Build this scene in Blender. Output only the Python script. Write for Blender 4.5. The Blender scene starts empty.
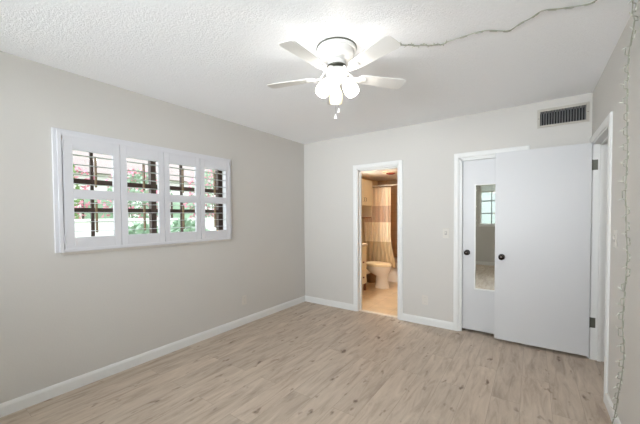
import bpy, bmesh, math, random
from mathutils import Vector, Matrix

scene = bpy.context.scene
COL = scene.collection
random.seed(7)
PI = math.pi

# ------------------------------------------------------------------ camera
F_PX, YAW, PITCH, ROLL = 303.8, 0.610, -0.026, 0.007
CAM = Vector((2.906, -3.736, 1.328))
R0 = Vector((math.cos(YAW), math.sin(YAW), 0)); F0 = Vector((-math.sin(YAW), math.cos(YAW), 0)); U0 = Vector((0, 0, 1))
FW = F0*math.cos(PITCH) + U0*math.sin(PITCH)
U1 = -F0*math.sin(PITCH) + U0*math.cos(PITCH)
RT = R0*math.cos(ROLL) - U1*math.sin(ROLL)
UP = R0*math.sin(ROLL) + U1*math.cos(ROLL)
cd = bpy.data.cameras.new('camera'); cam = bpy.data.objects.new('camera', cd); COL.objects.link(cam)
cd.sensor_width = 36; cd.lens = F_PX/640*36; cd.shift_y = (224.0-212)/640; cd.clip_start = .02
cam.matrix_world = Matrix(((RT.x, UP.x, -FW.x, CAM.x), (RT.y, UP.y, -FW.y, CAM.y), (RT.z, UP.z, -FW.z, CAM.z), (0, 0, 0, 1)))
scene.camera = cam

# ------------------------------------------------------------------ light, exposure
scene.view_settings.view_transform = 'Standard'
scene.view_settings.look = 'None'
scene.view_settings.gamma = 1
scene.view_settings.use_curve_mapping = False
scene.view_settings.exposure = 0.51
W = bpy.data.worlds.new('sky'); scene.world = W; W.use_nodes = True
bg = W.node_tree.nodes['Background']; bg.inputs[0].default_value = (.90, .95, 1, 1); bg.inputs[1].default_value = 2.6
scene.cycles.max_bounces = 14; scene.cycles.diffuse_bounces = 8; scene.cycles.sample_clamp_indirect = 8

def area(name, loc, direction, sx, sy, power, color=(1, 1, 1), portal=False, spread=180):
    l = bpy.data.lights.new(name, 'AREA'); l.shape = 'RECTANGLE'; l.size = sx; l.size_y = sy; l.energy = power; l.color = color
    o = bpy.data.objects.new(name, l); COL.objects.link(o); o.location = loc
    o.rotation_euler = Vector(direction).to_track_quat('-Z', 'Y').to_euler()
    l.spread = math.radians(spread)
    if portal: l.cycles.is_portal = True
    return o
DAY = (.89, .948, 1.0)
# daylight that comes through the mirrored and shuttered windows; west lamp is added fill
area('daylight_rear', (2.74, -5.62, 1.62), (-.30, 1, .12), .78, 1.2, 42, DAY, spread=96)
area('added_fill_west', (.95, -5.62, 1.62), (.16, 1, .12), 1.35, 1.2, 48, DAY, spread=96)
area('sky_portal', (-.19, -2.21, 1.535), (1, 0, 0), 1.5, .9, 1, DAY, portal=True)

# ------------------------------------------------------------------ helpers
def s2l(c):
    c /= 255
    return c/12.92 if c <= .04045 else ((c+.055)/1.055)**2.4
def rgb(r, g, b): return (s2l(r), s2l(g), s2l(b), 1)

def mat(name, col, rough=.5, metal=0, bump=0, bscale=200, var=0, vscale=3, emit=0, ecol=None, spec=.5, transmission=0, alpha=1, coat=0):
    m = bpy.data.materials.new(name); m.use_nodes = True
    nt = m.node_tree; b = nt.nodes['Principled BSDF']
    b.inputs['Base Color'].default_value = col; b.inputs['Roughness'].default_value = rough; b.inputs['Metallic'].default_value = metal
    b.inputs['Specular IOR Level'].default_value = spec
    b.inputs['Transmission Weight'].default_value = transmission
    b.inputs['Alpha'].default_value = alpha
    b.inputs['Coat Weight'].default_value = coat
    g = nt.nodes.new('ShaderNodeNewGeometry')
    if var:
        n = nt.nodes.new('ShaderNodeTexNoise'); n.inputs['Scale'].default_value = vscale; n.inputs['Detail'].default_value = 4
        nt.links.new(g.outputs['Position'], n.inputs['Vector'])
        mx = nt.nodes.new('ShaderNodeMix'); mx.data_type = 'RGBA'
        mx.inputs[6].default_value = tuple(min(1, c*(1-var)) for c in col[:3])+(1,); mx.inputs[7].default_value = tuple(min(1, c*(1+var)) for c in col[:3])+(1,)
        nt.links.new(n.outputs['Fac'], mx.inputs[0]); nt.links.new(mx.outputs[2], b.inputs['Base Color'])
    if bump:
        n = nt.nodes.new('ShaderNodeTexNoise'); n.inputs['Scale'].default_value = bscale; n.inputs['Detail'].default_value = 3
        nt.links.new(g.outputs['Position'], n.inputs['Vector'])
        bp = nt.nodes.new('ShaderNodeBump'); bp.inputs['Strength'].default_value = bump; bp.inputs['Distance'].default_value = .004
        nt.links.new(n.outputs['Fac'], bp.inputs['Height']); nt.links.new(bp.outputs[0], b.inputs['Normal'])
    if emit:
        b.inputs['Emission Color'].default_value = ecol or col; b.inputs['Emission Strength'].default_value = emit
    return m

class MB:
    def __init__(s): s.bm = bmesh.new()
    def box(s, a, b, rot=None):
        x0, y0, z0 = [min(p, q) for p, q in zip(a, b)]; x1, y1, z1 = [max(p, q) for p, q in zip(a, b)]
        vs = [s.bm.verts.new(p) for p in ((x0,y0,z0),(x1,y0,z0),(x1,y1,z0),(x0,y1,z0),(x0,y0,z1),(x1,y0,z1),(x1,y1,z1),(x0,y1,z1))]
        for f in ((0,3,2,1),(4,5,6,7),(0,1,5,4),(1,2,6,5),(2,3,7,6),(3,0,4,7)): s.bm.faces.new([vs[i] for i in f])
        if rot:
            c, ax, ang = rot; m = Matrix.Rotation(ang, 3, ax); c = Vector(c)
            for v in vs: v.co = c + m @ (v.co - c)
        return s
    def poly(s, pts, axis, a, b):
        """extrude a 2-D outline (in the two other axes) along axis from a to b"""
        def P(u, v, w): return {0: (w, u, v), 1: (u, w, v), 2: (u, v, w)}[axis]
        lo = [s.bm.verts.new(P(u, v, a)) for u, v in pts]; hi = [s.bm.verts.new(P(u, v, b)) for u, v in pts]
        n = len(pts)
        s.bm.faces.new(lo); s.bm.faces.new(hi[::-1])
        for i in range(n): s.bm.faces.new([lo[i], hi[i], hi[(i+1) % n], lo[(i+1) % n]])
        return s
    def lathe(s, prof, center=(0, 0, 0), axis=(0, 0, 1), seg=28, sx=1, sy=1, cap=True):
        q = Vector((0, 0, 1)).rotation_difference(Vector(axis).normalized()).to_matrix(); c = Vector(center); rings = []
        for r, z in prof:
            if r < 1e-6: rings.append([s.bm.verts.new(c + q @ Vector((0, 0, z)))])
            else: rings.append([s.bm.verts.new(c + q @ Vector((r*sx*math.cos(2*PI*k/seg), r*sy*math.sin(2*PI*k/seg), z))) for k in range(seg)])
        for A, B in zip(rings, rings[1:]):
            for k in range(seg):
                k2 = (k+1) % seg
                if len(A) == 1 and len(B) == 1: continue
                if len(A) == 1: s.bm.faces.new([A[0], B[k2], B[k]])
                elif len(B) == 1: s.bm.faces.new([A[k], A[k2], B[0]])
                else: s.bm.faces.new([A[k], A[k2], B[k2], B[k]])
        if cap:
            if len(rings[0]) > 1: s.bm.faces.new(rings[0][::-1])
            if len(rings[-1]) > 1: s.bm.faces.new(rings[-1])
        return s
    def tube(s, pts, r, seg=6, cap=True):
        pts = [Vector(p) for p in pts]; rings = []; n = len(pts); prev = None
        for i, p in enumerate(pts):
            t = (pts[min(i+1, n-1)] - pts[max(i-1, 0)]).normalized()
            if prev is None: prev = t.orthogonal().normalized()
            u = (prev - t*prev.dot(t))
            u = u.normalized() if u.length > 1e-6 else t.orthogonal().normalized()
            prev = u; w = t.cross(u); rr = r[i] if isinstance(r, (list, tuple)) else r
            rings.append([s.bm.verts.new(p + u*rr*math.cos(2*PI*k/seg) + w*rr*math.sin(2*PI*k/seg)) for k in range(seg)])
        for A, B in zip(rings, rings[1:]):
            for k in range(seg): s.bm.faces.new([A[k], A[(k+1) % seg], B[(k+1) % seg], B[k]])
        if cap: s.bm.faces.new(rings[0][::-1]); s.bm.faces.new(rings[-1])
        return s
    def loft(s, rings, cap=True):
        R = [[s.bm.verts.new(p) for p in r] for r in rings]; n = len(R[0])
        for A, B in zip(R, R[1:]):
            for k in range(n): s.bm.faces.new([A[k], A[(k+1) % n], B[(k+1) % n], B[k]])
        if cap: s.bm.faces.new(R[0][::-1]); s.bm.faces.new(R[-1])
        return s
    def build(s, name, m, parent=None, smooth=False, bevel=0, origin=None, solidify=0, subsurf=0):
        bm = s.bm; bmesh.ops.recalc_face_normals(bm, faces=bm.faces)
        co = [v.co for v in bm.verts]
        if origin is None:
            origin = Vector(((min(c.x for c in co)+max(c.x for c in co))/2, (min(c.y for c in co)+max(c.y for c in co))/2, min(c.z for c in co)))
        origin = Vector(origin)
        for v in bm.verts: v.co -= origin
        me = bpy.data.meshes.new(name); bm.to_mesh(me); bm.free()
        for x in (m if isinstance(m, (list, tuple)) else [m]): me.materials.append(x)
        if smooth:
            for p in me.polygons: p.use_smooth = True
            try: me.set_sharp_from_angle(angle=math.radians(42))
            except Exception: pass
        o = bpy.data.objects.new(name, me); COL.objects.link(o)
        if parent is not None:
            pw = Vector(parent.location)
            if parent.parent is not None: pw = pw + Vector(parent.parent.location)
            o.parent = parent; o.location = origin - pw
        else: o.location = origin
        if solidify: q = o.modifiers.new('thickness', 'SOLIDIFY'); q.thickness = solidify; q.offset = 0
        if subsurf: q = o.modifiers.new('smooth', 'SUBSURF'); q.levels = subsurf; q.render_levels = subsurf
        if bevel:
            q = o.modifiers.new('bevel', 'BEVEL'); q.width = bevel; q.segments = 2; q.limit_method = 'ANGLE'; q.angle_limit = math.radians(40)
        return o

def tag(o, label, cat=None, group=None, kind=None):
    if label: o['label'] = label
    if cat: o['category'] = cat
    if group: o['group'] = group
    if kind: o['kind'] = kind
    return o
def empty(name, loc, label, cat, group=None, kind=None):
    o = bpy.data.objects.new(name, None); COL.objects.link(o); o.location = loc; o.empty_display_size = .1
    return tag(o, label, cat, group, kind)
def struct(o, label=None, cat=None):
    o['kind'] = 'structure'
    if label: o['label'] = label
    if cat: o['category'] = cat
    return o
def copy_tree(o, parent=None):
    c = o.copy(); COL.objects.link(c)
    if parent: c.parent = parent
    for ch in list(o.children): copy_tree(ch, c)
    return c

def wall(name, axis, p0, p1, ra, rz, holes, m, label=None):
    """solid wall slab normal to axis, spans ra (other horizontal axis) x rz, with rectangular holes (a0,a1,z0,z1)"""
    A = sorted({*ra, *[h[0] for h in holes], *[h[1] for h in holes]}); Z = sorted({*rz, *[h[2] for h in holes], *[h[3] for h in holes]})
    bm = bmesh.new()
    def P(p, a, z): return (p, a, z) if axis == 0 else (a, p, z)
    def solid(i, j):
        if i < 0 or j < 0 or i >= len(A)-1 or j >= len(Z)-1: return False
        a = (A[i]+A[i+1])/2; z = (Z[j]+Z[j+1])/2
        return not any(h[0] < a < h[1] and h[2] < z < h[3] for h in holes)
    def quad(*ps): bm.faces.new([bm.verts.new(p) for p in ps])
    for i in range(len(A)-1):
        for j in range(len(Z)-1):
            if not solid(i, j): continue
            a0, a1, z0, z1 = A[i], A[i+1], Z[j], Z[j+1]
            for p in (p0, p1): quad(P(p, a0, z0), P(p, a1, z0), P(p, a1, z1), P(p, a0, z1))
            if not solid(i-1, j): quad(P(p0, a0, z0), P(p1, a0, z0), P(p1, a0, z1), P(p0, a0, z1))
            if not solid(i+1, j): quad(P(p0, a1, z0), P(p1, a1, z0), P(p1, a1, z1), P(p0, a1, z1))
            if not solid(i, j-1): quad(P(p0, a0, z0), P(p1, a0, z0), P(p1, a1, z0), P(p0, a1, z0))
            if not solid(i, j+1): quad(P(p0, a0, z1), P(p1, a0, z1), P(p1, a1, z1), P(p0, a1, z1))
    bmesh.ops.remove_doubles(bm, verts=bm.verts, dist=1e-5)
    b = MB(); b.bm.free(); b.bm = bm
    return struct(b.build(name, m), label)

# ------------------------------------------------------------------ materials
M = {}
M['wall'] = mat('wall_paint', rgb(198, 195, 190), .85, bump=.12, bscale=70, var=.02, vscale=1.2)
M['white'] = mat('white_trim_paint', rgb(219, 219, 217), .45)
M['shutter'] = mat('shutter_paint', rgb(208, 208, 212), .4)
M['door'] = mat('door_paint', rgb(199, 199, 200), .4, bump=.08, bscale=25)
M['fan'] = mat('fan_white', rgb(222, 221, 218), .4)
M['bronze'] = mat('dark_bronze', rgb(62, 56, 52), .22, .9)
M['steel'] = mat('brushed_steel', rgb(96, 96, 86), .4, .6)
M['chrome'] = mat('chrome', rgb(200, 200, 200), .15, 1)
M['plate'] = mat('plastic_plate', rgb(204, 199, 191), .4)
M['plate_line'] = mat('plate_slot', rgb(168, 164, 158), .6)
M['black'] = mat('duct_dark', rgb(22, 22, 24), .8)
M['vent'] = mat('vent_paint', rgb(178, 172, 162), .5)
M['vent_slat'] = mat('vent_slat_paint', rgb(122, 122, 122), .5)
M['brown'] = mat('window_brown', rgb(74, 56, 48), .5)
M['rod'] = mat('tilt_rod', rgb(124, 100, 70), .5)
M['wire'] = mat('clear_green_wire', rgb(150, 152, 138), .3)
M['bulb'] = mat('clear_mini_bulb', rgb(212, 212, 204), .15)
M['porcelain'] = mat('porcelain', rgb(234, 224, 210), .15, coat=.4)
M['seat'] = mat('toilet_seat', rgb(232, 214, 178), .3)
M['cabinet'] = mat('cream_cabinet', rgb(232, 219, 192), .45)
M['counter'] = mat('counter', rgb(236, 226, 208), .25)
M['wood'] = mat('warm_wood', rgb(150, 92, 60), .5, var=.2, vscale=20)
M['tile_wall'] = mat('bath_paint', rgb(206, 184, 150), .7, var=.03)
M['basket'] = mat('wicker', rgb(150, 118, 84), .8, bump=.8, bscale=180, var=.35, vscale=60)
M['mirror'] = mat('mirror_glass', rgb(228, 228, 222), .015, 1)
M['stucco'] = mat('white_stucco', rgb(238, 236, 236), .9, bump=.2)
M['grass'] = mat('grass', rgb(128, 160, 96), .9, var=.3, vscale=6)
M['bark'] = mat('bark', rgb(110, 90, 72), .9, var=.3, vscale=20)
M['leaf'] = mat('leaf_green', rgb(134, 170, 104), .6, var=.35, vscale=3)
M['leaf2'] = mat('leaf_bluegreen', rgb(150, 178, 152), .6, var=.3, vscale=3)
M['pink'] = mat('pink_petals', rgb(236, 150, 176), .6, var=.15, vscale=5)
M['roof'] = mat('roof_tile', rgb(150, 140, 136), .8, var=.1)
M['blind'] = mat('blind_slat', rgb(214, 210, 200), .5)
M['frost'] = mat('lit_frosted_glass', rgb(250, 248, 244), .4, emit=5.5, ecol=(1, .96, .90, 1))
M['frost_off'] = mat('unlit_cream_glass', rgb(222, 210, 176), .35)
M['bath_lamp'] = mat('bathroom_lamp_glass', rgb(255, 240, 220), .4, emit=135, ecol=(1, .97, .93, 1))
M['hall_lamp'] = mat('hall_lamp_glass', rgb(255, 248, 240), .4, emit=14, ecol=(1, .97, .93, 1))
M['rust'] = mat('red_brown_metal', rgb(120, 44, 30), .5)

m = M['frost']; nt = m.node_tree; pb = nt.nodes['Principled BSDF']; pb.inputs['Emission Strength'].default_value = 3.2
tp = nt.nodes.new('ShaderNodeBsdfTransparent'); mxs = nt.nodes.new('ShaderNodeMixShader'); mxs.inputs[0].default_value = .45
nt.links.new(tp.outputs[0], mxs.inputs[1]); nt.links.new(pb.outputs[0], mxs.inputs[2]); nt.links.new(mxs.outputs[0], nt.nodes['Material Output'].inputs[0])
# popcorn ceiling
m = M['ceiling'] = mat('popcorn_ceiling', rgb(244, 245, 247), .95)
nt = m.node_tree; b = nt.nodes['Principled BSDF']; g = nt.nodes.new('ShaderNodeNewGeometry')
v = nt.nodes.new('ShaderNodeTexNoise'); v.inputs['Scale'].default_value = 85; v.inputs['Detail'].default_value = 5; v.inputs['Roughness'].default_value = .65
nt.links.new(g.outputs['Position'], v.inputs['Vector'])
bp = nt.nodes.new('ShaderNodeBump'); bp.inputs['Strength'].default_value = .5; bp.inputs['Distance'].default_value = .008
nt.links.new(v.outputs['Fac'], bp.inputs['Height']); nt.links.new(bp.outputs[0], b.inputs['Normal'])

# vinyl plank floor, planks run along Y
def plank_floor():
    m = bpy.data.materials.new('vinyl_planks'); m.use_nodes = True; nt = m.node_tree; N = nt.nodes; L = nt.links; b = N['Principled BSDF']
    g = N.new('ShaderNodeNewGeometry')
    mp = N.new('ShaderNodeMapping'); mp.vector_type = 'POINT'; mp.inputs['Rotation'].default_value = (0, 0, PI/2); L.new(g.outputs['Position'], mp.inputs[0])
    br = N.new('ShaderNodeTexBrick'); br.offset = .37; br.offset_frequency = 2; L.new(mp.outputs[0], br.inputs['Vector'])
    br.inputs['Color1'].default_value = (0, 0, 0, 1); br.inputs['Color2'].default_value = (1, 1, 1, 1); br.inputs['Mortar'].default_value = (.5, .5, .5, 1)
    br.inputs['Scale'].default_value = 1; br.inputs['Mortar Size'].default_value = .0012; br.inputs['Mortar Smooth'].default_value = .3
    br.inputs['Brick Width'].default_value = 1.22; br.inputs['Row Height'].default_value = .178; br.inputs['Bias'].default_value = 0
    sc = N.new('ShaderNodeMapping'); sc.inputs['Scale'].default_value = (1, .15, 1); L.new(g.outputs['Position'], sc.inputs[0])
    off = N.new('ShaderNodeVectorMath'); off.operation = 'ADD'; L.new(sc.outputs[0], off.inputs[0])
    mul = N.new('ShaderNodeVectorMath'); mul.operation = 'SCALE'; mul.inputs[3].default_value = 7; L.new(br.outputs['Color'], mul.inputs[0]); L.new(mul.outputs[0], off.inputs[1])
    n1 = N.new('ShaderNodeTexNoise'); n1.inputs['Scale'].default_value = 20; n1.inputs['Detail'].default_value = 7; n1.inputs['Roughness'].default_value = .62; n1.inputs['Distortion'].default_value = .6; L.new(off.outputs[0], n1.inputs['Vector'])
    cr = N.new('ShaderNodeValToRGB'); e = cr.color_ramp.elements
    e[0].position = .27; e[0].color = rgb(158, 141, 126); e[1].position = .73; e[1].color = rgb(205, 190, 174)
    k = cr.color_ramp.elements.new(.5); k.color = rgb(188, 173, 157)
    L.new(n1.outputs['Fac'], cr.inputs[0])
    # per-plank tone
    t = N.new('ShaderNodeMapRange'); t.inputs[3].default_value = .93; t.inputs[4].default_value = 1.06; L.new(br.outputs['Color'], t.inputs[0])
    vm = N.new('ShaderNodeVectorMath'); vm.operation = 'SCALE'; L.new(cr.outputs[0], vm.inputs[0]); L.new(t.outputs[0], vm.inputs[3])
    # knots
    ks = N.new('ShaderNodeMapping'); ks.inputs['Scale'].default_value = (1, .45, 1); L.new(g.outputs['Position'], ks.inputs[0])
    kn = N.new('ShaderNodeTexNoise'); kn.inputs['Scale'].default_value = 14; kn.inputs['Detail'].default_value = 2.5; L.new(ks.outputs[0], kn.inputs['Vector'])
    kr = N.new('ShaderNodeMapRange'); kr.inputs[1].default_value = .645; kr.inputs[2].default_value = .75; L.new(kn.outputs['Fac'], kr.inputs[0])
    mx = N.new('ShaderNodeMix'); mx.data_type = 'RGBA'; L.new(kr.outputs[0], mx.inputs[0]); L.new(vm.outputs[0], mx.inputs[6]); mx.inputs[7].default_value = rgb(112, 92, 78)
    # joints
    mj = N.new('ShaderNodeMix'); mj.data_type = 'RGBA'; jm = N.new('ShaderNodeMath'); jm.operation = 'MULTIPLY'; jm.inputs[1].default_value = .4
    L.new(br.outputs['Fac'], jm.inputs[0]); L.new(jm.outputs[0], mj.inputs[0]); L.new(mx.outputs[2], mj.inputs[6]); mj.inputs[7].default_value = rgb(104, 90, 78)
    L.new(mj.outputs[2], b.inputs['Base Color']); b.inputs['Roughness'].default_value = .5; b.inputs['Specular IOR Level'].default_value = .35
    bp = N.new('ShaderNodeBump'); bp.inputs['Strength'].default_value = .15; bp.inputs['Distance'].default_value = .002; L.new(n1.outputs['Fac'], bp.inputs['Height']); L.new(bp.outputs[0], b.inputs['Normal'])
    return m
M['floor'] = plank_floor()

def tile(name, c1, c2, mortar, w, h, rot=(0, 0, 0), ms=.004, rough=.3, plane=None):
    m = bpy.data.materials.new(name); m.use_nodes = True; nt = m.node_tree; N = nt.nodes; L = nt.links; b = N['Principled BSDF']
    g = N.new('ShaderNodeNewGeometry'); src = g.outputs['Position']
    if plane:
        sp = N.new('ShaderNodeSeparateXYZ'); cb = N.new('ShaderNodeCombineXYZ'); L.new(src, sp.inputs[0])
        L.new(sp.outputs[plane[0]], cb.inputs[0]); L.new(sp.outputs[plane[1]], cb.inputs[1]); src = cb.outputs[0]
    br = N.new('ShaderNodeTexBrick'); br.offset = 0; L.new(src, br.inputs['Vector'])
    br.inputs['Color1'].default_value = c1; br.inputs['Color2'].default_value = c2; br.inputs['Mortar'].default_value = mortar
    br.inputs['Scale'].default_value = 1; br.inputs['Mortar Size'].default_value = ms; br.inputs['Brick Width'].default_value = w; br.inputs['Row Height'].default_value = h
    n = N.new('ShaderNodeTexNoise'); n.inputs['Scale'].default_value = 7; n.inputs['Detail'].default_value = 5; L.new(g.outputs['Position'], n.inputs['Vector'])
    t = N.new('ShaderNodeMapRange'); t.inputs[3].default_value = .78; t.inputs[4].default_value = 1.2; L.new(n.outputs['Fac'], t.inputs[0])
    vm = N.new('ShaderNodeVectorMath'); vm.operation = 'SCALE'; L.new(br.outputs['Color'], vm.inputs[0]); L.new(t.outputs[0], vm.inputs[3])
    L.new(vm.outputs[0], b.inputs['Base Color']); b.inputs['Roughness'].default_value = rough
    return m
M['bath_floor'] = tile('bath_floor_tile', rgb(208, 184, 150), rgb(216, 194, 162), rgb(196, 172, 140), .33, .33)
M['shower_tile'] = tile('shower_tile', rgb(190, 154, 116), rgb(198, 162, 124), rgb(172, 138, 104), .2, .2, plane=('X', 'Z'), rough=.3)
M['shower_tile_side'] = tile('shower_tile_side', rgb(190, 154, 116), rgb(198, 162, 124), rgb(172, 138, 104), .2, .2, plane=('Y', 'Z'), rough=.3)

# shower curtain: horizontal bands + narrow stripes, with fold shading put into their tone
def curtain_mat():
    m = bpy.data.materials.new('curtain_cloth'); m.use_nodes = True; nt = m.node_tree; N = nt.nodes; L = nt.links; b = N['Principled BSDF']
    g = N.new('ShaderNodeNewGeometry'); sp = N.new('ShaderNodeSeparateXYZ'); L.new(g.outputs['Position'], sp.inputs[0])
    mr = N.new('ShaderNodeMapRange'); mr.inputs[1].default_value = .3; mr.inputs[2].default_value = 1.95; L.new(sp.outputs['Z'], mr.inputs[0])
    cr = N.new('ShaderNodeValToRGB'); cr.color_ramp.interpolation = 'CONSTANT'; e = cr.color_ramp.elements
    def z(v): return (v-.3)/1.65
    e[0].position = 0; e[0].color = rgb(206, 184, 148)
    e[1].position = z(.80); e[1].color = rgb(240, 226, 202)
    k = e.new(z(1.19)); k.color = rgb(204, 176, 152)
    k = e.new(z(1.52)); k.color = rgb(236, 216, 188)
    L.new(mr.outputs[0], cr.inputs[0])
    wv = N.new('ShaderNodeMath'); wv.operation = 'MULTIPLY'; wv.inputs[1].default_value = 150; L.new(sp.outputs['X'], wv.inputs[0])
    sn = N.new('ShaderNodeMath'); sn.operation = 'SINE'; L.new(wv.outputs[0], sn.inputs[0])
    st = N.new('ShaderNodeMapRange'); st.inputs[1].default_value = -1; st.inputs[3].default_value = .86; st.inputs[4].default_value = 1.06; L.new(sn.outputs[0], st.inputs[0])
    vm = N.new('ShaderNodeVectorMath'); vm.operation = 'SCALE'; L.new(cr.outputs[0], vm.inputs[0]); L.new(st.outputs[0], vm.inputs[3])
    L.new(vm.outputs[0], b.inputs['Base Color']); b.inputs['Roughness'].default_value = .85
    return m
M['curtain'] = curtain_mat()

# ================================================================== STRUCTURE
X1, Y0, H = 3.348, -5.30, 2.44
struct(MB().box((-.2, Y0-.15, -.12), (5.0, .06, 0)).build('floor', M['floor']))
struct(MB().box((-.2, Y0-.15, H), (5.0, .12, H+.12)).build('ceiling', M['ceiling']))
wall('wall_left', 0, -.2, 0, (Y0-.15, .12), (0, H), [(-2.965, -1.44, 1.10, 1.97)], M['wall'])
BX0, BX1, CX0, CX1, DZ = .921, 1.511, 2.226, 2.822, 1.968
wall('wall_back', 1, 0, .12, (0, X1+.12), (0, H), [(BX0, BX1, 0, DZ), (CX0, CX1, 0, DZ), (2.958, 3.306, 2.203, 2.337)], M['wall'])
DY0, DY1 = -.83, -.055
wall('wall_right', 0, X1, X1+.12, (Y0-.15, 0), (0, H), [(DY0, DY1, 0, DZ)], M['wall'])
wall('wall_rear', 1, Y0-.15, Y0, (0, X1), (0, H), [(1.755, 3.10, 1.07, 2.16), (.25, 1.665, 1.07, 2.16)], M['wall'])
# hall behind the right-hand door
wall('wall_hall', 0, 4.7, 4.82, (-2.4, 1.3), (0, H), [], M['wall'])
wall('wall_hall_south', 1, -2.4, -2.28, (X1+.12, 4.7), (0, H), [], M['wall'])
wall('wall_hall_north', 1, 0.0, .12, (X1+.12, 4.7), (0, H), [], M['wall'])
# closet shell
wall('wall_closet', 1, .80, .92, (1.75, X1+.12), (0, H), [], M['wall'])
wall('wall_closet_right', 0, X1, X1+.12, (.12, .80), (0, H), [], M['wall'])
struct(MB().box((1.87, .06, -.12), (X1+.12, .92, 0)).build('floor_closet', M['floor']))
struct(MB().box((1.75, .12, H), (X1+.12, .92, H+.12)).build('ceiling_closet', M['wall']))
# bathroom shell
BH = 2.12
wall('wall_bathroom_left', 0, -.12, 0, (.12, 2.85), (0, BH), [], M['tile_wall'])
wall('wall_bathroom_right', 0, 1.75, 1.87, (.12, 2.85), (0, BH), [], M['tile_wall'])
wall('wall_bathroom_back', 1, 2.75, 2.87, (0, 1.75), (0, BH), [], M['shower_tile'])
struct(MB().box((-.12, .06, -.12), (1.87, 2.87, 0)).build('floor_bathroom', M['bath_floor']))
M['bath_ceiling'] = mat('bath_ceiling_paint', rgb(244, 238, 230), .8, var=.03)
struct(MB().box((-.12, .12, BH), (1.87, 2.87, BH+.12)).build('ceiling_bathroom', M['bath_ceiling']))
struct(MB().box((BX0, .035, -.001), (BX1, .085, .014)).build('trim_1', mat('threshold', rgb(226, 214, 196), .4), bevel=.004), 'pale threshold strip across the bathroom doorway')

# baseboards
def baseboard(name, path_pts):
    prof = [(0, 0), (.014, 0), (.014, .066), (.010, .078), (.006, .086), (0, .088)]
    (x0, y0), (x1, y1), (nx, ny) = path_pts
    b = MB(); rings = []
    for (x, y) in ((x0, y0), (x1, y1)): rings.append([(x+nx*d, y+ny*d, z) for d, z in prof])
    b.loft(rings); return struct(b.build(name, M['white']))
baseboard('baseboard_left', ((0, Y0), (0, 0), (1, 0)))
baseboard('baseboard_back', ((0, 0), (.864, 0), (0, -1)))
baseboard('baseboard_back_center', ((1.568, 0), (2.169, 0), (0, -1)))
baseboard('baseboard_right', ((X1, Y0), (X1, -.888), (-1, 0)))
baseboard('baseboard_rear', ((0, Y0), (X1, Y0), (0, 1)))

def casing(name, axis, p, s, a0, a1, z, wl=.057, wr=.057, ztop=2.025, th=.016):
    """door casing around an opening, mitred, on plane p of axis, sticking out by s*th"""
    prof = [(0, .55), (.12, .8), (.3, 1), (.8, 1), (1, .7)]
    b = MB()
    def pt(t, d, leg):
        # t 0..1 across the width from the opening outwards
        pp = p + s*th*d
        if leg == 0: a, zz = a0 - wl*t, 0
        elif leg == 1: a, zz = a0 - wl*t, z + (ztop-z)*t
        elif leg == 2: a, zz = a1 + wr*t, z + (ztop-z)*t
        else: a, zz = a1 + wr*t, 0
        return (pp, a, zz) if axis == 0 else (a, pp, zz)
    rings = []
    for leg in range(4): rings.append([pt(0, 0, leg)] + [pt(t, d, leg) for t, d in prof] + [pt(1, 0, leg)])
    b.loft(rings); return struct(b.build(name, M['white']))
casing('trim_2', 1, 0, -1, BX0, BX1, DZ)
casing('trim_3', 1, 0, -1, CX0, CX1, DZ)
casing('trim_4', 0, X1, -1, DY0, DY1, DZ, wl=.057, wr=.050)
casing('trim_5', 0, X1+.12, 1, DY0, DY1, DZ, wl=.057, wr=.050)
casing('trim_6', 1, .12, 1, BX0, BX1, DZ)
# jamb liners + stops
def jamb(name, axis, p0, p1, a0, a1, z, stop0, stop1):
    b = MB(); t = .012; e = .001
    def bx(pa, pb, aa, ab, za, zb):
        if axis == 1: b.box((aa, pa, za), (ab, pb, zb))
        else: b.box((pa, aa, za), (pb, ab, zb))
    bx(p0, p1, a0+e*0, a0+t, 0, z); bx(p0, p1, a1-t, a1, 0, z); bx(p0, p1, a0, a1, z-t, z)
    if stop0 is not None:
        s = .016
        bx(stop0, stop1, a0+t, a0+t+s, 0, z-t); bx(stop0, stop1, a1-t-s, a1-t, 0, z-t); bx(stop0, stop1, a0+t, a1-t, z-t-s, z-t)
    return struct(b.build(name, M['white']))
jamb('trim_7', 1, 0, .12, BX0, BX1, DZ, .05, .085)
jamb('trim_8', 1, 0, .12, CX0, CX1, DZ, .006, .036)
jamb('trim_9', 0, X1, X1+.12, DY0, DY1, DZ, X1+.050, X1+.075)

# ------------------------------------------------------------------ doors
def knob(parent, c, d, name='door_knob'):
    prof = [(.0, 0), (.031, 0), (.031, .005), (.027, .009), (.013, .012), (.011, .028), (.022, .036), (.027, .046), (.026, .056), (.018, .062), (0, .064)]
    return MB().lathe(prof, c, d, 24).build(name, M['bronze'], parent, smooth=True)

d1 = struct(MB().box((CX0+.014, .040, .028), (CX1-.014, .075, DZ-.016)).build('door_1', M['door'], bevel=.002),
            'flat white closet door carrying the tall mirror', 'door')
knob(d1, (2.303, .040, .905), (0, -1, 0))

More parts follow.
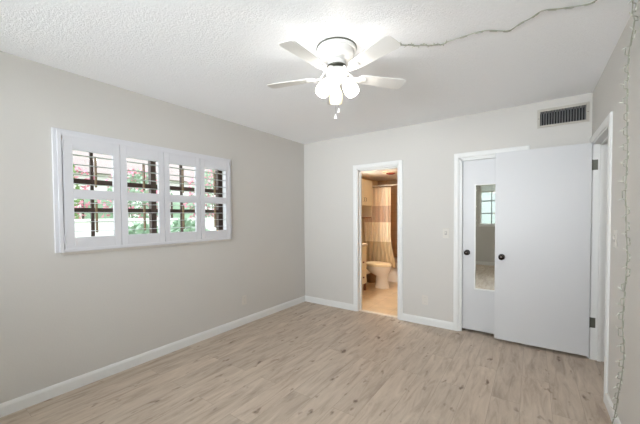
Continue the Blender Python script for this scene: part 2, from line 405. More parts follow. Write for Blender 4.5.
d2 = struct(MB().box((2.588, -.095, .030), (X1-.008, -.060, 1.969)).build('door_2', M['door'], bevel=.002),
            'flat white door swung open in front of the closet', 'door')
knob(d2, (2.650, -.095, .893), (0, -1, 0))
MB().lathe([(.0, 0), (.031, 0), (.031, .005), (.024, .009), (.012, .012), (.011, .022), (.020, .028), (.024, .036), (.018, .042), (0, .043)], (2.650, -.060, .893), (0, 1, 0), 24).build('door_knob', M['bronze'], d2, smooth=True)
for z in (1.772, .34):
    b = MB()
    b.box((X1-.002, DY1-.0145, z-.046), (X1+.036, DY1-.0118, z+.046))          # leaf on the jamb
    b.lathe([(.0055, -.048), (.0055, .048)], (X1-.004, DY1-.014, z), (0, 0, 1), 12)
    b.box((X1-.0075, DY1-.040, z-.046), (X1-.0060, DY1-.010, z+.046))
    b.build('hinge', M['steel'], d2, smooth=True)
tag(MB().box((X1+.006, DY0+.0125, .85), (X1+.03, DY0+.0145, .915)).box((X1-.008, DY0-.002, .865), (X1+.008, DY0+.0145, .90)).build('strike_plate', M['bronze']),
    'small dark strike plate on the near jamb of the right-hand doorway', 'strike plate')

# mirror hung on the closet door
mr = empty('tall_mirror', (2.53, .03, .49), 'tall narrow mirror with thin white frame fixed to the closet door', 'mirror')
mx0, mx1, mz0, mz1 = 2.378, 2.684, .495, 1.668
MB().box((mx0+.008, .030, mz0+.008), (mx1-.008, .034, mz1-.008)).build('mirror_glass', M['mirror'], mr)
b = MB(); w = .012
b.box((mx0, .024, mz0), (mx0+w, .0395, mz1)).box((mx1-w, .024, mz0), (mx1, .0395, mz1)).box((mx0+w, .024, mz1-w), (mx1-w, .0395, mz1)).box((mx0+w, .024, mz0), (mx1-w, .0395, mz0+w))
b.build('mirror_frame', M['white'], mr)

# ------------------------------------------------------------------ left window + shutters
WY0, WY1, WZ0, WZ1 = -2.965, -1.44, 1.10, 1.97
w1 = empty('window_1', (-.13, (WY0+WY1)/2, WZ0), 'dark brown framed window behind the white shutters', 'window', kind='structure')
b = MB(); xa, xb = -.155, -.105
b.box((xa, WY0, WZ0), (xb, WY0+.03, WZ1)).box((xa, WY1-.04, WZ0), (xb, WY1, WZ1))
b.box((xa, WY0+.03, WZ0), (xb, WY1-.04, WZ0+.03)).box((xa, WY0+.03, WZ1-.03), (xb, WY1-.04, WZ1))
b.box((xa, -2.262, WZ0+.03), (xb, -2.214, WZ1-.03))       # heavy post between the two sashes
b.box((xa, -1.498, WZ0+.03), (xb, -1.481, WZ1-.03))
b.build('window_frame', M['brown'], w1)
b = MB()
for y in (-2.735, -1.942): b.box((-.14, y-.011, WZ0+.03), (-.118, y+.011, WZ1-.03))
for z in (1.625, 1.388): b.box((-.141, WY0+.03, z-.021), (-.117, WY1-.04, z+.021))
b.build('muntin', M['brown'], w1)
glass = bpy.data.materials.new('window_glass'); glass.use_nodes = True; nt = glass.node_tree; nt.nodes.remove(nt.nodes['Principled BSDF'])
tr = nt.nodes.new('ShaderNodeBsdfTransparent'); gl = nt.nodes.new('ShaderNodeBsdfGlossy'); gl.inputs['Roughness'].default_value = .02
ms = nt.nodes.new('ShaderNodeMixShader'); ms.inputs[0].default_value = .05
nt.links.new(tr.outputs[0], ms.inputs[1]); nt.links.new(gl.outputs[0], ms.inputs[2]); nt.links.new(ms.outputs[0], nt.nodes['Material Output'].inputs[0])
M['glass'] = glass
MB().box((-.131, WY0+.03, WZ0+.03), (-.127, WY1-.04, WZ1-.03)).build('pane', glass, w1)

sh = empty('plantation_shutters', (0, -2.2, 1.05), 'white four-panel plantation shutters with open louvers on the left wall', 'shutters')
fy0, fy1, fz0, fz1 = -3.021, -1.410, 1.068, 1.994
b = MB()
def frame_ring(b, y0, y1, z0, z1, w, xa, xb):
    b.box((xa, y0, z0), (xb, y0+w, z1)).box((xa, y1-w, z0), (xb, y1, z1)).box((xa, y0+w, z1-w), (xb, y1-w, z1)).box((xa, y0+w, z0), (xb, y1-w, z0+w))
frame_ring(b, fy0, fy1, fz0, fz1, .024, .0005, .020)
frame_ring(b, fy0+.024, fy1-.024, fz0+.0, fz1-.024, .026, .0005, .032)
frame_ring(b, fy0+.046, fy1-.022, fz0+.010, fz1-.028, .045, -.05, .001)
b.build('shutter_frame', M['shutter'], sh, bevel=.003)
MB().box((.0005, fy0+.04, fz0-.020), (.016, fy1-.005, fz0-.0005)).build('sill_strip', M['plate'], sh, bevel=.002)
px0, pn, pw = -2.964, 4, 0
edges = [-2.967, -2.580, -2.205, -1.820, -1.443]
for i in range(4):
    ya, yb = edges[i]+.0018, edges[i+1]-.0018
    za, zb = 1.086, 1.962
    b = MB(); xa, xb = .003, .030; st = .051
    if i == 0: b.box((xa, ya, za), (xb, ya+.0099, zb)); ya += .010
    b.box((xa, ya, za), (xb, ya+st, zb)).box((xa, yb-st, za), (xb, yb, zb))
    b.box((xa, ya+st, za), (xb, yb-st, 1.178)).box((xa, ya+st, 1.849), (xb, yb-st, zb)).box((xa, ya+st, 1.475), (xb, yb-st, 1.547))
    pnl = b.build('shutter_panel', M['shutter'], sh, bevel=.002)
    for zs in ((1.812, 1.739, 1.664, 1.590), (1.443, 1.370, 1.297, 1.223)):
        b = MB()
        for z in zs:
            cx = .0165; n = 10
            ring = [(cx+.029*math.cos(2*PI*k/n), z+.0026*math.sin(2*PI*k/n)) for k in range(n)]
            b.loft([[(x, ya+st+.001, zz) for x, zz in ring], [(x, yb-st-.001, zz) for x, zz in ring]])
        b.build('louvers', M['shutter'], pnl, smooth=True)
    yc = (ya+yb)/2 + .028
    for z0, z1 in ((1.575, 1.825), (1.207, 1.455)): MB().box((-.040, yc-.0055, z0), (-.013, yc+.0055, z1)).build('tilt_rod', M['rod'], pnl, bevel=.002)
    if i in (0, 3):
        yh = ya-.011 if i == 0 else yb+.001
        for z in (1.17, 1.88): MB().lathe([(.004, -.03), (.004, .03)], (.033, yh, z), (0, 0, 1), 10).build('hinge', M['shutter'], pnl, smooth=True)

# ------------------------------------------------------------------ rear windows with blinds (one seen in the mirror, the second window added for light)
def rear_window(name, x0, x1, label):
    z0, z1 = 1.07, 2.16
    w = empty(name, ((x0+x1)/2, Y0-.1, z0), label, 'window', kind='structure')
    b = MB(); ya, yb = Y0-.12, Y0-.07
    b.box((x0, ya, z0), (x0+.03, yb, z1)).box((x1-.03, ya, z0), (x1, yb, z1)).box((x0+.03, ya, z0), (x1-.03, yb, z0+.03)).box((x0+.03, ya, z1-.03), (x1-.03, yb, z1))
    n = 5; step = (x1-x0)/n
    b.build('window_frame', M['white'], w)
    b = MB()
    for k in range(1, n): b.box((x0+k*step-.010, ya+.01, z0+.03), (x0+k*step+.010, yb-.01, z1-.03))
    for z in (1.37, 1.70): b.box((x0+.03, ya+.011, z-.014), (x1-.03, yb-.011, z+.014))
    b.build('muntin', mat(name+'_muntin', rgb(150, 150, 152), .5), w)
    MB().box((x0+.03, Y0-.098, z0+.03), (x1-.03, Y0-.094, z1-.03)).build('pane', M['glass'], w)
    MB().box((x0-.02, Y0, z0-.045), (x1+.02, Y0+.03, z0-.001)).build('window_sill', M['white'], w, bevel=.004)
rear_window('window_2', 1.755, 3.10, 'white gridded window behind the camera, caught in the tall mirror')
rear_window('added_window', .25, 1.665, 'added second white gridded window on the unseen wall behind the camera')  # unseen window, added to let more light in from behind
bl = empty('raised_blind', (2.43, Y0, 1.93), 'white horizontal blind pulled up to the top of the mirrored window', 'window blind')
MB().box((1.765, Y0-.06, 2.10), (3.09, Y0-.01, 2.155)).build('headrail', M['blind'], bl)
b = MB()
for k in range(14): b.box((1.77, Y0-.058, 1.952+k*.0105), (3.085, Y0-.012, 1.956+k*.0105))
b.build('slats', M['blind'], bl)
MB().box((1.77, Y0-.058, 1.925), (3.085, Y0-.012, 1.948)).build('bottom_rail', M['blind'], bl)
bl = empty('lowered_blind', (.96, Y0, 1.08), 'white horizontal blind let down with open slats, beside the mirrored window', 'window blind')
MB().box((.20, Y0+.001, 2.16), (1.735, Y0+.05, 2.21)).build('headrail', M['blind'], bl)
b = MB()
for k in range(26): b.box((.205, Y0+.002, 1.115+k*.0405), (1.730, Y0+.048, 1.118+k*.0405))
for x in (.45, .96, 1.47): b.box((x-.001, Y0+.024, 1.09), (x+.001, Y0+.026, 2.16))
b.build('slats', M['blind'], bl)
MB().box((.205, Y0+.002, 1.075), (1.730, Y0+.048, 1.096)).build('bottom_rail', M['blind'], bl)

# ------------------------------------------------------------------ ceiling fan
FX, FY = 1.830, -1.990
fan = empty('ceiling_fan', (FX, FY, H), 'white five-blade flush ceiling fan with bell glass lights', 'ceiling fan')
MB().lathe([(.0, 2.4395), (.128, 2.4395), (.131, 2.425), (.128, 2.415), (.118, 2.412), (.116, 2.388), (.106, 2.372), (.074, 2.360), (.060, 2.352), (.058, 2.322), (0, 2.322)], (FX, FY, 0), seg=40).build('motor_housing', M['fan'], fan, smooth=True)
MB().lathe([(.1285, 2.4385), (.1335, 2.4385), (.1335, 2.431), (.1285, 2.431), (.1285, 2.4385)], (FX, FY, 0), seg=40, cap=False).build('trim_ring', M['steel'], fan, smooth=True)
MB().lathe([(0, 2.3215), (.064, 2.3215), (.066, 2.317), (.064, 2.312), (.050, 2.311), (.050, 2.302), (0, 2.302)], (FX, FY, 0), seg=36).build('flywheel', M['steel'], fan, smooth=True)
MB().lathe([(0, 2.3015), (.062, 2.3015), (.070, 2.290), (.070, 2.272), (.058, 2.248), (.034, 2.235), (.030, 2.215), (.020, 2.205), (.012, 2.195), (0, 2.193)], (FX, FY, 0), seg=36).build('light_kit_hub', M['fan'], fan, smooth=True)
MB().lathe([(.0695, 2.3010), (.0725, 2.2985), (.0720, 2.294), (.068, 2.293), (.0695, 2.3010)], (FX, FY, 0), seg=36, cap=False).build('hub_ring', M['steel'], fan, smooth=True)
# one blade modelled along +X around the origin, copied round the hub
BZ = 2.262
def blade_outline():
    r0, r1 = .155, .502; hw0, hw1 = .044, .060
    top = [(r0, hw0*.55), (r0+.012, hw0*.9), (r0+.03, hw0)]
    n = 10
    for i in range(1, n): 
        t = i/n; top.append((r0+.03+(r1-.05-r0-.03)*t, hw0+(hw1-hw0)*t))
    for a in range(0, 91, 15): top.append((r1-.032+.032*math.sin(math.radians(a)), hw1-.028+.028*math.cos(math.radians(a))))
    return top + [(x, -y) for x, y in top[::-1]]
def iron(b):
    # arm from flywheel out to the blade plus the rounded holder
    b.loft([[(.052, -.011, .033), (.052, .011, .033), (.052, .011, .038), (.052, -.011, .038)],
            [(.085, -.010, .028), (.085, .010, .028), (.085, .010, .033), (.085, -.010, .033)],
            [(.118, -.012, -.012), (.118, .012, -.012), (.118, .012, -.006), (.118, -.012, -.006)],
            [(.150, -.020, -.012), (.150, .020, -.012), (.150, .020, -.006), (.150, -.020, -.006)]])
    b.lathe([(.0, -.012), (.030, -.012), (.034, -.009), (.030, -.0045), (0, -.0045)], (.178, 0, 0), seg=22, sx=1.25)
    for x, y in ((.165, .016), (.165, -.016), (.200, 0)): b.lathe([(.004, -.0145), (.004, -.011)], (x, y, 0), seg=8)
proto = None
for i, a in enumerate((-164, -92, -20, 52, 124)):
    if proto is None:
        bb = MB(); bb.poly(blade_outline(), 2, -.0045, .0)
        bl_ = bb.build('blade', M['fan'], None, bevel=.0015, origin=(0, 0, 0)); bl_.parent = fan
        ib = MB(); iron(ib); ir = ib.build('blade_iron', M['fan'], None, smooth=True, origin=(0, 0, 0)); ir.parent = bl_
        proto = bl_
        o = bl_
    else: o = copy_tree(proto, fan)
    o.location = (0, 0, BZ-H)
    o.rotation_euler = Matrix.Rotation(math.radians(a), 3, 'Z').to_euler()
    mm = Matrix.Rotation(math.radians(a), 3, 'Z') @ Matrix.Rotation(math.radians(-10), 3, 'X')
    o.rotation_euler = mm.to_euler()
# glass shades
for a, lit in ((5, True), (245, True), (125, False)):
    ar = math.radians(a); out = Vector((math.cos(ar), math.sin(ar), 0))
    base = Vector((FX, FY, 2.226)) + out*.058
    ax = (out*.60 + Vector((0, 0, -1))).normalized()
    prof = [(.018, 0), (.021, .008), (.031, .026), (.041, .052), (.046, .078), (.046, .102), (.042, .122), (.039, .121), (.043, .102), (.043, .078), (.037, .052), (.027, .026), (.016, .008), (.014, 0), (.018, 0)]
    s = MB().lathe(prof, base, ax, 28, cap=False).build('glass_shade', M['frost'] if lit else M['frost_off'], fan, smooth=True)
    s['label'] = 'lit frosted bell glass shade' if lit else 'unlit cream bell glass shade'
    MB().tube([Vector((FX, FY, 2.245))+out*.02, base-ax*.012, base+ax*.002], [.011, .013, .017], 14).build('lamp_arm', M['fan'], fan, smooth=True)
    if lit:
        L_ = bpy.data.lights.new('bulb_light', 'POINT'); L_.energy = 5; L_.color = (1, .97, .93); L_.shadow_soft_size = .022
        lo = bpy.data.objects.new('bulb_light', L_); COL.objects.link(lo); lo.location = base + ax*.075
    MB().lathe([(0, .012), (.014, .014), (.016, .03), (.025, .058), (.027, .075), (.020, .092), (0, .1)], base, ax, 18).build('light_bulb', M['frost'] if lit else M['frost_off'], s, smooth=True)
for (dx, dy, zb) in ((.012, .004, 2.035), (-.006, -.006, 1.995)):
    pc = MB().tube([(FX+dx*.6, FY+dy, 2.20), (FX+dx, FY+dy, zb)], .0012, 6).build('pull_chain', M['chrome'], fan)
    MB().lathe([(0, .012), (.003, .010), (.005, -.002), (.010, -.016), (.010, -.020), (0, -.021)], (FX+dx, FY+dy, zb), seg=14).build('pull_knob', M['fan'], pc, smooth=True)

# ------------------------------------------------------------------ air vent
vt = empty('air_vent', (3.135, 0, 2.18), 'beige return-air grille with dark vertical slots high on the back wall', 'vent')
vx0, vx1, vz0, vz1 = 2.938, 3.328, 2.182, 2.362
b = MB(); b.box((vx0, -.008, vz0), (vx0+.022, -.0005, vz1)).box((vx1-.022, -.008, vz0), (vx1, -.0005, vz1)).box((vx0+.022, -.008, vz1-.024), (vx1-.022, -.0005, vz1)).box((vx0+.022, -.008, vz0), (vx1-.022, -.0005, vz0+.022))
b.build('vent_frame', M['vent'], vt, bevel=.002)
b = MB()
for k in range(17):
    x = vx0+.03+k*(vx1-vx0-.06)/16
    b.box((x-.0020, -.004, vz0+.0215), (x+.0020, .010, vz1-.0235), rot=((x, .004, 0), 'Z', math.radians(24)))
b.build('vent_slats', M['vent_slat'], vt)
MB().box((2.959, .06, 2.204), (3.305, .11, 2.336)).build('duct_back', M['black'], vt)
for x in (vx0+.011, vx1-.011): MB().lathe([(.004, 0), (.004, .0015), (0, .002)], (x, -.0081, (vz0+vz1)/2), (0, -1, 0), 10).build('screw', M['steel'], vt)

# ------------------------------------------------------------------ switches, outlets
def plate_thing(name, label, cat, c, n, w=.07, h=.115, kind='outlet', group=None):
    nx, ny = n; ax = 0 if nx else 1
    t = empty(name, (c[0], c[1], c[2]-h/2), label, cat, group)
    def bx(d0, d1, ua, ub, za, zb):
        b = MB()
        if ax == 0: b.box((c[0]+nx*d0, c[1]+ua, c[2]+za), (c[0]+nx*d1, c[1]+ub, c[2]+zb))
        else: b.box((c[0]+ua, c[1]+ny*d0, c[2]+za), (c[0]+ub, c[1]+ny*d1, c[2]+zb))
        return b
    bx(.0005, .006, -w/2, w/2, -h/2, h/2).build('cover_plate', M['plate'], t, bevel=.002)
    if kind == 'outlet':
        for z in (-.027, .027):
            r = bx(.006, .0085, -.017, .017, z-.014, z+.014).build('receptacle', M['plate'], t, bevel=.003)
            for u in (-.006, .006): bx(.0085, .0089, u-.0012, u+.0012, z-.002, z+.008).build('slot', M['plate_line'], r)
    else:
        bx(.006, .008, -.012, .012, -.022, .022).build('switch_frame', M['plate_line'], t)
        bx(.008, .015, -.008, .008, -.004, .018).build('toggle', M['plate'], t, bevel=.002)
plate_thing('wall_outlet', 'white wall outlet low on the left wall near the corner', 'outlet', (0, -1.226, .30), (1, 0))
plate_thing('wall_outlet', 'white wall outlet low on the back wall between bathroom and closet', 'outlet', (1.845, 0, .30), (0, -1))
plate_thing('light_switch', 'white light switch on the back wall beside the closet door', 'light switch', (2.083, 0, 1.12), (0, -1), kind='switch')
plate_thing('light_switch', 'white light switch on the right wall behind the hanging light string', 'light switch', (X1, -1.045, 1.17), (-1, 0), kind='switch')

# ------------------------------------------------------------------ string of mini lights
def cat_rom(P, n=8):
    P = [Vector(p) for p in P]; out = []
    for i in range(len(P)-1):
        a = P[max(i-1, 0)]; b_ = P[i]; c = P[i+1]; d = P[min(i+2, len(P)-1)]
        for k in range(n):
            t = k/n
            out.append(.5*((2*b_)+(-a+c)*t+(2*a-5*b_+4*c-d)*t*t+(-a+3*b_-3*c+d)*t**3))
    out.append(P[-1]); return out
zc = H-.006
ceil_pts = [(2.150, -1.862, zc), (2.196, -1.797, zc), (2.243, -1.752, zc), (2.296, -1.713, zc), (2.350, -1.680, zc), (2.404, -1.645, zc), (2.46, -1.652, zc), (2.52, -1.655, zc), (2.61, -1.654, zc), (2.673, -1.639, zc), (2.736, -1.590, zc), (2.786, -1.560, zc),
            (2.837, -1.603, zc), (2.885, -1.623, zc), (2.943, -1.663, zc), (3.018, -1.629, zc), (3.115, -1.593, zc), (3.163, -1.596, zc), (3.20, -1.66, zc), (3.25, -1.68, zc), (3.295, -1.62, zc-.004)]
xw = X1-.036
wall_pts = [(xw, -1.545, 2.385), (xw, -1.540, 2.344), (xw, -1.586, 2.278), (xw, -1.525, 2.218), (xw, -1.481, 2.151), (xw, -1.469, 2.036), (xw, -1.464, 1.959), (xw, -1.478, 1.772), (xw, -1.497, 1.663), (xw, -1.484, 1.560), (xw, -1.471, 1.456), (xw, -1.490, 1.349), (xw, -1.497, 1.254), (xw, -1.524, 1.166), (xw, -1.538, 1.115), (xw, -1.515, 1.008), (xw, -1.499, 0.952), (xw, -1.484, 0.868), (xw, -1.460, 0.753), (xw, -1.477, 0.677), (xw, -1.504, 0.605), (xw, -1.489, 0.518), (xw, -1.452, 0.420), (xw, -1.390, 0.306), (xw, -1.349, 0.198), (xw, -1.253, 0.060), (xw-.005, -1.22, .008)]
main = cat_rom(ceil_pts + wall_pts, 16)
ls = empty('string_lights', (3.0, -1.6, 2.40), 'clear mini string lights running across the ceiling and hanging down the right wall', 'string lights')
MB().tube(main, .0028, 6).build('main_wire', M['wire'], ls, smooth=True)
# second strand in small square loops with bulbs
acc = 0; second = []; bulbs = []; prev = main[0]; nxt = .0; nb = 0
for i, p in enumerate(main):
    acc += (p-prev).length; prev = p
    on_wall = p.z < 2.40
    near_fan = p.x < 2.45 and not on_wall
    t = (main[min(i+1, len(main)-1)] - main[max(i-1, 0)]).normalized()
    if on_wall: sd = Vector((-.86, -.5, 0))
    else: sd = t.cross(Vector((0, 0, -1))).normalized()
    amp = random.Random(int(acc/.042)).uniform(.014, .026) if on_wall else (.018 if near_fan else .0045)
    k = int(acc/.042) % 2
    flip = 1 if int(acc/.42) % 3 else -.75
    w = (amp if k else -.004)*flip
    nrm = Vector((0, -.002, 0)) if on_wall else Vector((0, 0, -.002))
    if p.z < .1: w = 0
    second.append(p + sd*w + nrm)
    if acc >= nxt and (on_wall or near_fan) and nb < 90 and p.z > .1:
        nxt = acc + (.042 if on_wall else .028); nb += 1
        dd = sd*(1 if w > 0 else -1)*.7 + Vector((0, 0, 1))*random.uniform(-.8, .8) if on_wall else sd*(1 if w > 0 else -1) + t*random.uniform(-1, 1)
        if on_wall and w < 0: dd = Vector((0, -1, random.uniform(-1, 1)))
        bulbs.append((p + sd*w + nrm, dd))
MB().tube(second, .0023, 5).build('twisted_wire', M['wire'], ls)
for p, d in bulbs:
    q = MB().lathe([(.0028, 0), (.0032, .009), (.0022, .010), (.0024, .016), (.0008, .022), (0, .0225)], p, d, 8).build('mini_bulb', M['bulb'], ls, smooth=True)

# ------------------------------------------------------------------ bathroom
# vanity
vn = empty('vanity_cabinet', (.25, .65, 0), 'cream bathroom vanity with knobbed drawers, left inside the doorway', 'cabinet')
MB().box((.005, .20, .12), (.478, 1.17, .800)).build('cabinet_body', M['cabinet'], vn, bevel=.003)
MB().box((.005, .22, 0), (.42, 1.13, .12)).build('toe_kick', M['cabinet'], vn)
MB().box((.45, 1.12, 0), (.478, 1.17, .12)).build('leg', M['wood'], vn)
MB().box((.001, .18, .801), (.505, 1.19, .835)).box((.001, .18, .835), (.02, 1.19, .93)).build('countertop', M['counter'], vn, bevel=.005)
for ya, yb in ((.22, .70), (.72, 1.15)):
    for za, zb, kn_ in ((.135, .375, 1), (.390, .650, 1), (.665, .785, 0)):
        d = MB().box((.4785, ya, za), (.495, yb, zb)).build('drawer', M['cabinet'], vn, bevel=.004)
        if kn_: MB().lathe([(.006, 0), (.006, .010), (.015, .016), (.014, .024), (0, .027)], (.4952, (ya+yb)/2+.07, (za+zb)/2), (1, 0, 0), 16).build('knob', M['rust'], d, smooth=True)
# wall cabinet over the toilet
wc = empty('wall_cabinet', (.13, 1.55, 1.28), 'cream wall cabinet with doors and an open shelf above the toilet', 'cabinet')
b = MB(); b.box((.002, 1.20, 1.53), (.245, 1.90, 2.03)); b.box((.002, 1.20, 1.28), (.245, 1.215, 1.53)); b.box((.002, 1.885, 1.28), (.245, 1.90, 1.53)); b.box((.002, 1.215, 1.28), (.010, 1.885, 1.53))
b.build('cabinet_body', M['cabinet'], wc)
MB().box((.0105, 1.2155, 1.281), (.245, 1.8845, 1.300)).build('shelf', M['wood'], wc)
for k in range(2):
    ya = 1.205+k*.35; yb = ya+.34
    d = MB().box((.2455, ya, 1.54), (.262, yb, 2.02)).build('door', M['cabinet'], wc, bevel=.003)
    fr = MB(); fr.box((.262, ya+.05, 1.59), (.266, yb-.05, 1.97)).build('door_panel', M['cabinet'], d, bevel=.002)
    yh = yb-.035 if k == 0 else ya+.035
    MB().tube([(.262, yh, 1.60), (.280, yh, 1.61), (.280, yh, 1.67), (.262, yh, 1.68)], .004, 8).build('handle', M['bronze'], d, smooth=True)
# toilet, facing +X, tank against the left wall
TX, TY = .0, 1.50
tl = empty('toilet', (.40, TY, 0), 'cream white toilet side-on between the vanity and the shower curtain', 'toilet')
def ell(cx, cy, rx, ry, z, n=28, egg=0):
    out = []
    for k in range(n):
        a = 2*PI*k/n; x = math.cos(a); y = math.sin(a)
        out.append((cx + rx*x, cy + ry*y*(1-egg*x), z))
    return out
b = MB()
b.loft([ell(.64, TY, .140, .105, 0, egg=.05), ell(.64, TY, .135, .100, .04, egg=.05), ell(.64, TY, .112, .080, .12), ell(.64, TY, .112, .080, .21), ell(.595, TY, .170, .120, .26), ell(.575, TY, .215, .160, .31, egg=.08), ell(.565, TY, .240, .180, .36, egg=.1), ell(.565, TY, .243, .183, .395, egg=.1), ell(.565, TY, .225, .165, .400, egg=.1)])
b.build('bowl', M['porcelain'], tl, smooth=True)
MB().loft([ell(.565, TY, .246, .186, .402, egg=.1), ell(.565, TY, .250, .190, .412, egg=.1), ell(.565, TY, .244, .184, .421, egg=.1)]).build('seat', M['seat'], tl, smooth=True)
MB().loft([ell(.565, TY, .246, .186, .4225, egg=.1), ell(.565, TY, .250, .190, .432, egg=.1), ell(.562, TY, .236, .176, .448, egg=.1), ell(.56, TY, .15, .11, .455, egg=.1)]).build('lid', M['seat'], tl, smooth=True)
MB().box((.25, TY-.10, .22), (.38, TY+.10, .385)).build('trapway', M['porcelain'], tl, bevel=.03)
MB().box((.012, TY-.21, .385), (.215, TY+.21, .73)).build('tank', M['porcelain'], tl, bevel=.025)
MB().box((.006, TY-.22, .731), (.225, TY+.22, .765)).build('tank_lid', M['porcelain'], tl, bevel=.012)
MB().tube([(.216, TY-.15, .67), (.24, TY-.15, .67), (.242, TY-.09, .66)], .007, 8).build('flush_handle', M['chrome'], tl, smooth=True)
bk = MB().lathe([(0, 0), (.085, 0), (.105, .22), (.108, .225), (.100, .225), (.080, .01), (0, .01)], (.27, 1.815, 0), seg=24).build('waste_basket', M['basket'], smooth=True)
tag(bk, 'small brown woven waste basket on the floor beside the toilet', 'waste basket')
# tub
tb = empty('bathtub', (.8, 2.4, 0), 'white bathtub behind the striped shower curtain', 'bathtub')
def rrect(x0, x1, y0, y1, r, z, n=5):
    out = []
    for (cx, cy, a0) in ((x1-r, y1-r, 0), (x0+r, y1-r, 90), (x0+r, y0+r, 180), (x1-r, y0+r, 270)):
        for k in range(n+1):
            a = math.radians(a0+90*k/n); out.append((cx+r*math.cos(a), cy+r*math.sin(a), z))
    return out
MB().loft([rrect(.003, 1.60, 2.06, 2.745, .02, 0), rrect(.003, 1.60, 2.06, 2.745, .02, .39), rrect(.01, 1.59, 2.068, 2.74, .03, .40), rrect(.07, 1.53, 2.13, 2.68, .10, .40), rrect(.10, 1.50, 2.16, 2.65, .12, .37), rrect(.16, 1.42, 2.21, 2.60, .12, .10), rrect(.25, 1.30, 2.28, 2.53, .10, .06)]).build('tub_shell', M['porcelain'], tb, smooth=True)
struct(MB().box((1.602, 2.04, 0), (1.749, 2.749, 2.119)).build('wall_shower_end', M['shower_tile_side']))
# rod, rings, curtain
rod = tag(MB().tube([(.001, 2.0, 1.93), (1.749, 2.0, 1.93)], .013, 14).build('curtain_rod', mat('rod_white', rgb(226, 214, 194), .3), smooth=True), 'pale straight shower rod across the bathroom', 'curtain rod')
def curtain():
    nx, nz = 110, 30; x0 = .03; b = MB(); V = []
    for j in range(nz+1):
        t = j/nz; z = 1.895-t*(1.895-.30); row = []
        xe = .615 + .12*max(0, (t-.62)/.38)**1.3
        for i in range(nx+1):
            s = i/nx; x = x0+(xe-x0)*s
            y = 1.985 + .022*1.25*math.sin(s*2*PI*8.5+.5*math.sin(t*3)) * (.6+.6*t) + .008*math.sin(s*41+t*2)
            row.append(b.bm.verts.new((x, y, z)))
        V.append(row)
    for j in range(nz):
        for i in range(nx): b.bm.faces.new([V[j][i], V[j][i+1], V[j+1][i+1], V[j+1][i]])
    return b.build('shower_curtain', M['curtain'], smooth=True, solidify=.003)
sc_ = curtain(); tag(sc_, 'cream and tan banded shower curtain gathered at the left of the rod', 'shower curtain')
for k in range(9):
    x = .05+k*.068
    r = MB().tube([(x, 2.0+.021*math.cos(a), 1.925+.033*math.sin(a)-.008) for a in [2*PI*i/14 for i in range(15)]], .0025, 6).build('curtain_ring', M['chrome'], smooth=True)
    tag(r, 'small metal ring holding the shower curtain on the rod', 'curtain ring', 'curtain rings on the shower rod')
# bathroom ceiling light and small sprinkler-like vent
cl = empty('bathroom_ceiling_fixture', (.79, 1.55, BH), 'round pale bathroom ceiling fixture with a red-brown centre', 'ceiling fixture')
MB().lathe([(0, BH-.0005), (.15, BH-.0005), (.155, BH-.010), (.145, BH-.018), (0, BH-.020)], (.79, 1.55, 0), seg=32).build('rim', M['cabinet'], cl, smooth=True)
MB().lathe([(.085, BH-.0195), (.078, BH-.032), (.045, BH-.045), (0, BH-.050)], (.79, 1.55, 0), seg=28).build('centre_dome', M['rust'], cl, smooth=True)
vl = empty('vanity_light', (.05, .62, 1.84), 'three-globe light bar glowing above the bathroom vanity', 'wall light')
MB().box((.001, .36, 1.84), (.025, .88, 1.92)).build('back_plate', M['chrome'], vl, bevel=.004)
for y in (.45, .62, .79):
    MB().lathe([(.018, 0), (.018, .05)], (.026, y, 1.88), (1, 0, 0), 14).build('socket', M['chrome'], vl, smooth=True)
    MB().lathe([(0, 0), (.030, .01), (.048, .035), (.050, .055), (.044, .080), (.026, .098), (0, .104)], (.077, y, 1.88), (1, 0, 0), 20).build('globe', M['bath_lamp'], vl, smooth=True)
# hall light
hl = empty('hall_ceiling_light', (4.1, -1.0, H), 'round white ceiling light in the hall beyond the open door', 'ceiling light')
MB().lathe([(0, H-.0005), (.17, H-.0005), (.17, H-.02), (0, H-.02)], (4.1, -1.0, 0), seg=32).build('rim', M['white'], hl, smooth=True)
MB().lathe([(.155, H-.0205), (.145, H-.05), (.10, H-.075), (0, H-.09)], (4.1, -1.0, 0), seg=32).build('glass_dish', M['hall_lamp'], hl, smooth=True)

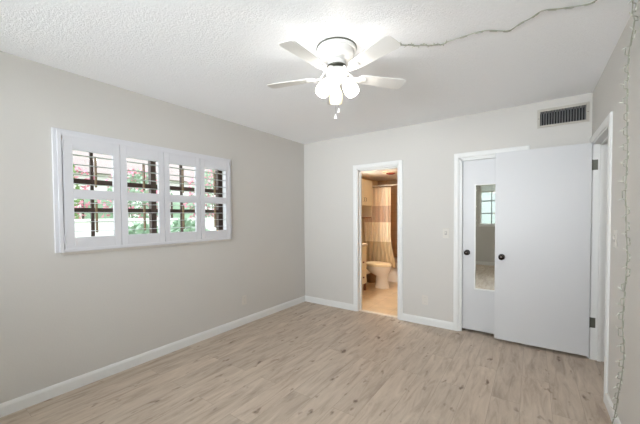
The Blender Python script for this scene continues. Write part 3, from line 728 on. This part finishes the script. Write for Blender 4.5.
# ------------------------------------------------------------------ outside the left window
struct(MB().box((-16, -12, -.25), (-.21, 14, -.15)).build('lawn', M['grass']))
gw = MB().box((-6.15, -9, -.15), (-6.0, 9, 1.24)).box((-6.2, -9, 1.24), (-5.95, 9, 1.30)).build('garden_wall', M['stucco'])
struct(gw)
hs = empty('neighbouring_house', (-11.5, 3, -.15), 'white stucco house beyond the shrubs outside the window', 'house')
MB().box((-13, -2.0, -.15), (-10, 9, 2.9)).build('wall', M['stucco'], hs)
MB().poly([(-13.4, 2.9), (-9.6, 2.9), (-11.5, 4.2)], 1, -2.4, 9.4).build('roof', M['roof'], hs)
for y in (.2, 3.4, 6.0):
    f = MB().box((-9.995, y, .9), (-9.95, y+1.1, 2.1)).build('window', M['brown'], hs)
    MB().box((-9.949, y+.06, .96), (-9.945, y+1.04, 2.04)).build('pane', M['leaf2'], f)
def shrub(x, y, h, rx, ry, leafm, label, flowers=0, n=1500, z0=.25, group=None, name='shrub'):
    t = empty(name, (x, y, -.15), label, 'shrub', group)
    def cloud(n, s, seed, lo=.55):
        rnd = random.Random(seed); b = MB()
        for _ in range(n):
            th = rnd.uniform(0, 2*PI); cz = rnd.uniform(-1, 1); rr = lo+(1-lo)*rnd.random()**.5
            k = math.sqrt(1-cz*cz); bump = 1+.18*math.sin(3*th+seed)+.12*math.sin(5*cz*2+seed)
            c = Vector((x+rx*k*math.cos(th)*rr*bump, y+ry*k*math.sin(th)*rr*bump, -.15+z0+(h-z0)*(cz*rr*.5+.5)))
            u = Vector((rnd.uniform(-1, 1), rnd.uniform(-1, 1), rnd.uniform(-1, 1))).normalized(); w = u.orthogonal().normalized()
            vs = [b.bm.verts.new(c+p) for p in (-u*s, w*s*.5, u*s, -w*s*.5)]; b.bm.faces.new(vs)
        return b
    cloud(n, .075, int(abs(x*7+y*13))+1).build('foliage', leafm, t)
    if flowers: cloud(flowers, .06, int(abs(x*5+y*3))+2, lo=.85).build('flowers', M['pink'], t)
    b = MB()
    for k in range(4):
        a = k*1.7+x; b.tube([(x+.03*math.cos(a), y+.03*math.sin(a), -.15), (x+rx*.35*math.cos(a), y+ry*.35*math.sin(a), h*.6)], [.03, .012], 6)
    b.build('stem', M['bark'], t)
shrub(-7.0, -1.6, 3.3, .9, 1.0, M['leaf'], 'tall pink-flowering shrub behind the white garden wall, leftmost in the window', 1100, 1500, .8, name='flowering_shrub')
shrub(-7.9, 1.1, 3.1, .9, .9, M['leaf2'], 'pale pink-flowering shrub behind the garden wall, seen through the second shutter panel', 500, 1500, .8, name='flowering_shrub')
shrub(-7.2, 3.6, 3.3, .9, .9, M['leaf2'], 'pink-flowering shrub behind the garden wall, rightmost in the window', 900, 1400, .8, name='flowering_shrub')
shrub(-4.6, -.35, 1.35, .5, .55, M['leaf2'], 'rounded low green bush before the garden wall, nearer the left', 0, 1100, .1)
shrub(-4.9, 1.0, 1.45, .5, .6, M['leaf2'], 'rounded low green bush before the garden wall, nearer the right', 0, 1100, .1)

h2 = empty('neighbouring_house', (1.2, -14.5, -.15), 'pale blue-grey house seen through the mirrored window', 'house')
MB().box((-6, -16, -.15), (8, -14, 3.0)).build('wall', mat('pale_blue_stucco', rgb(196, 206, 214), .9, var=.08, vscale=1.5), h2)
MB().poly([(-16.4, 3.0), (-13.6, 3.0), (-15, 4.3)], 0, -6.4, 8.4).build('roof', M['roof'], h2)
struct(MB().box((-.2, -20, -.25), (10, Y0-.16, -.16)).build('lawn_rear', M['grass']))
shrub(.2, -11.2, 2.6, .7, .7, M['leaf'], 'leafy green shrub outside the window seen in the mirror', 0, 1000, .3)
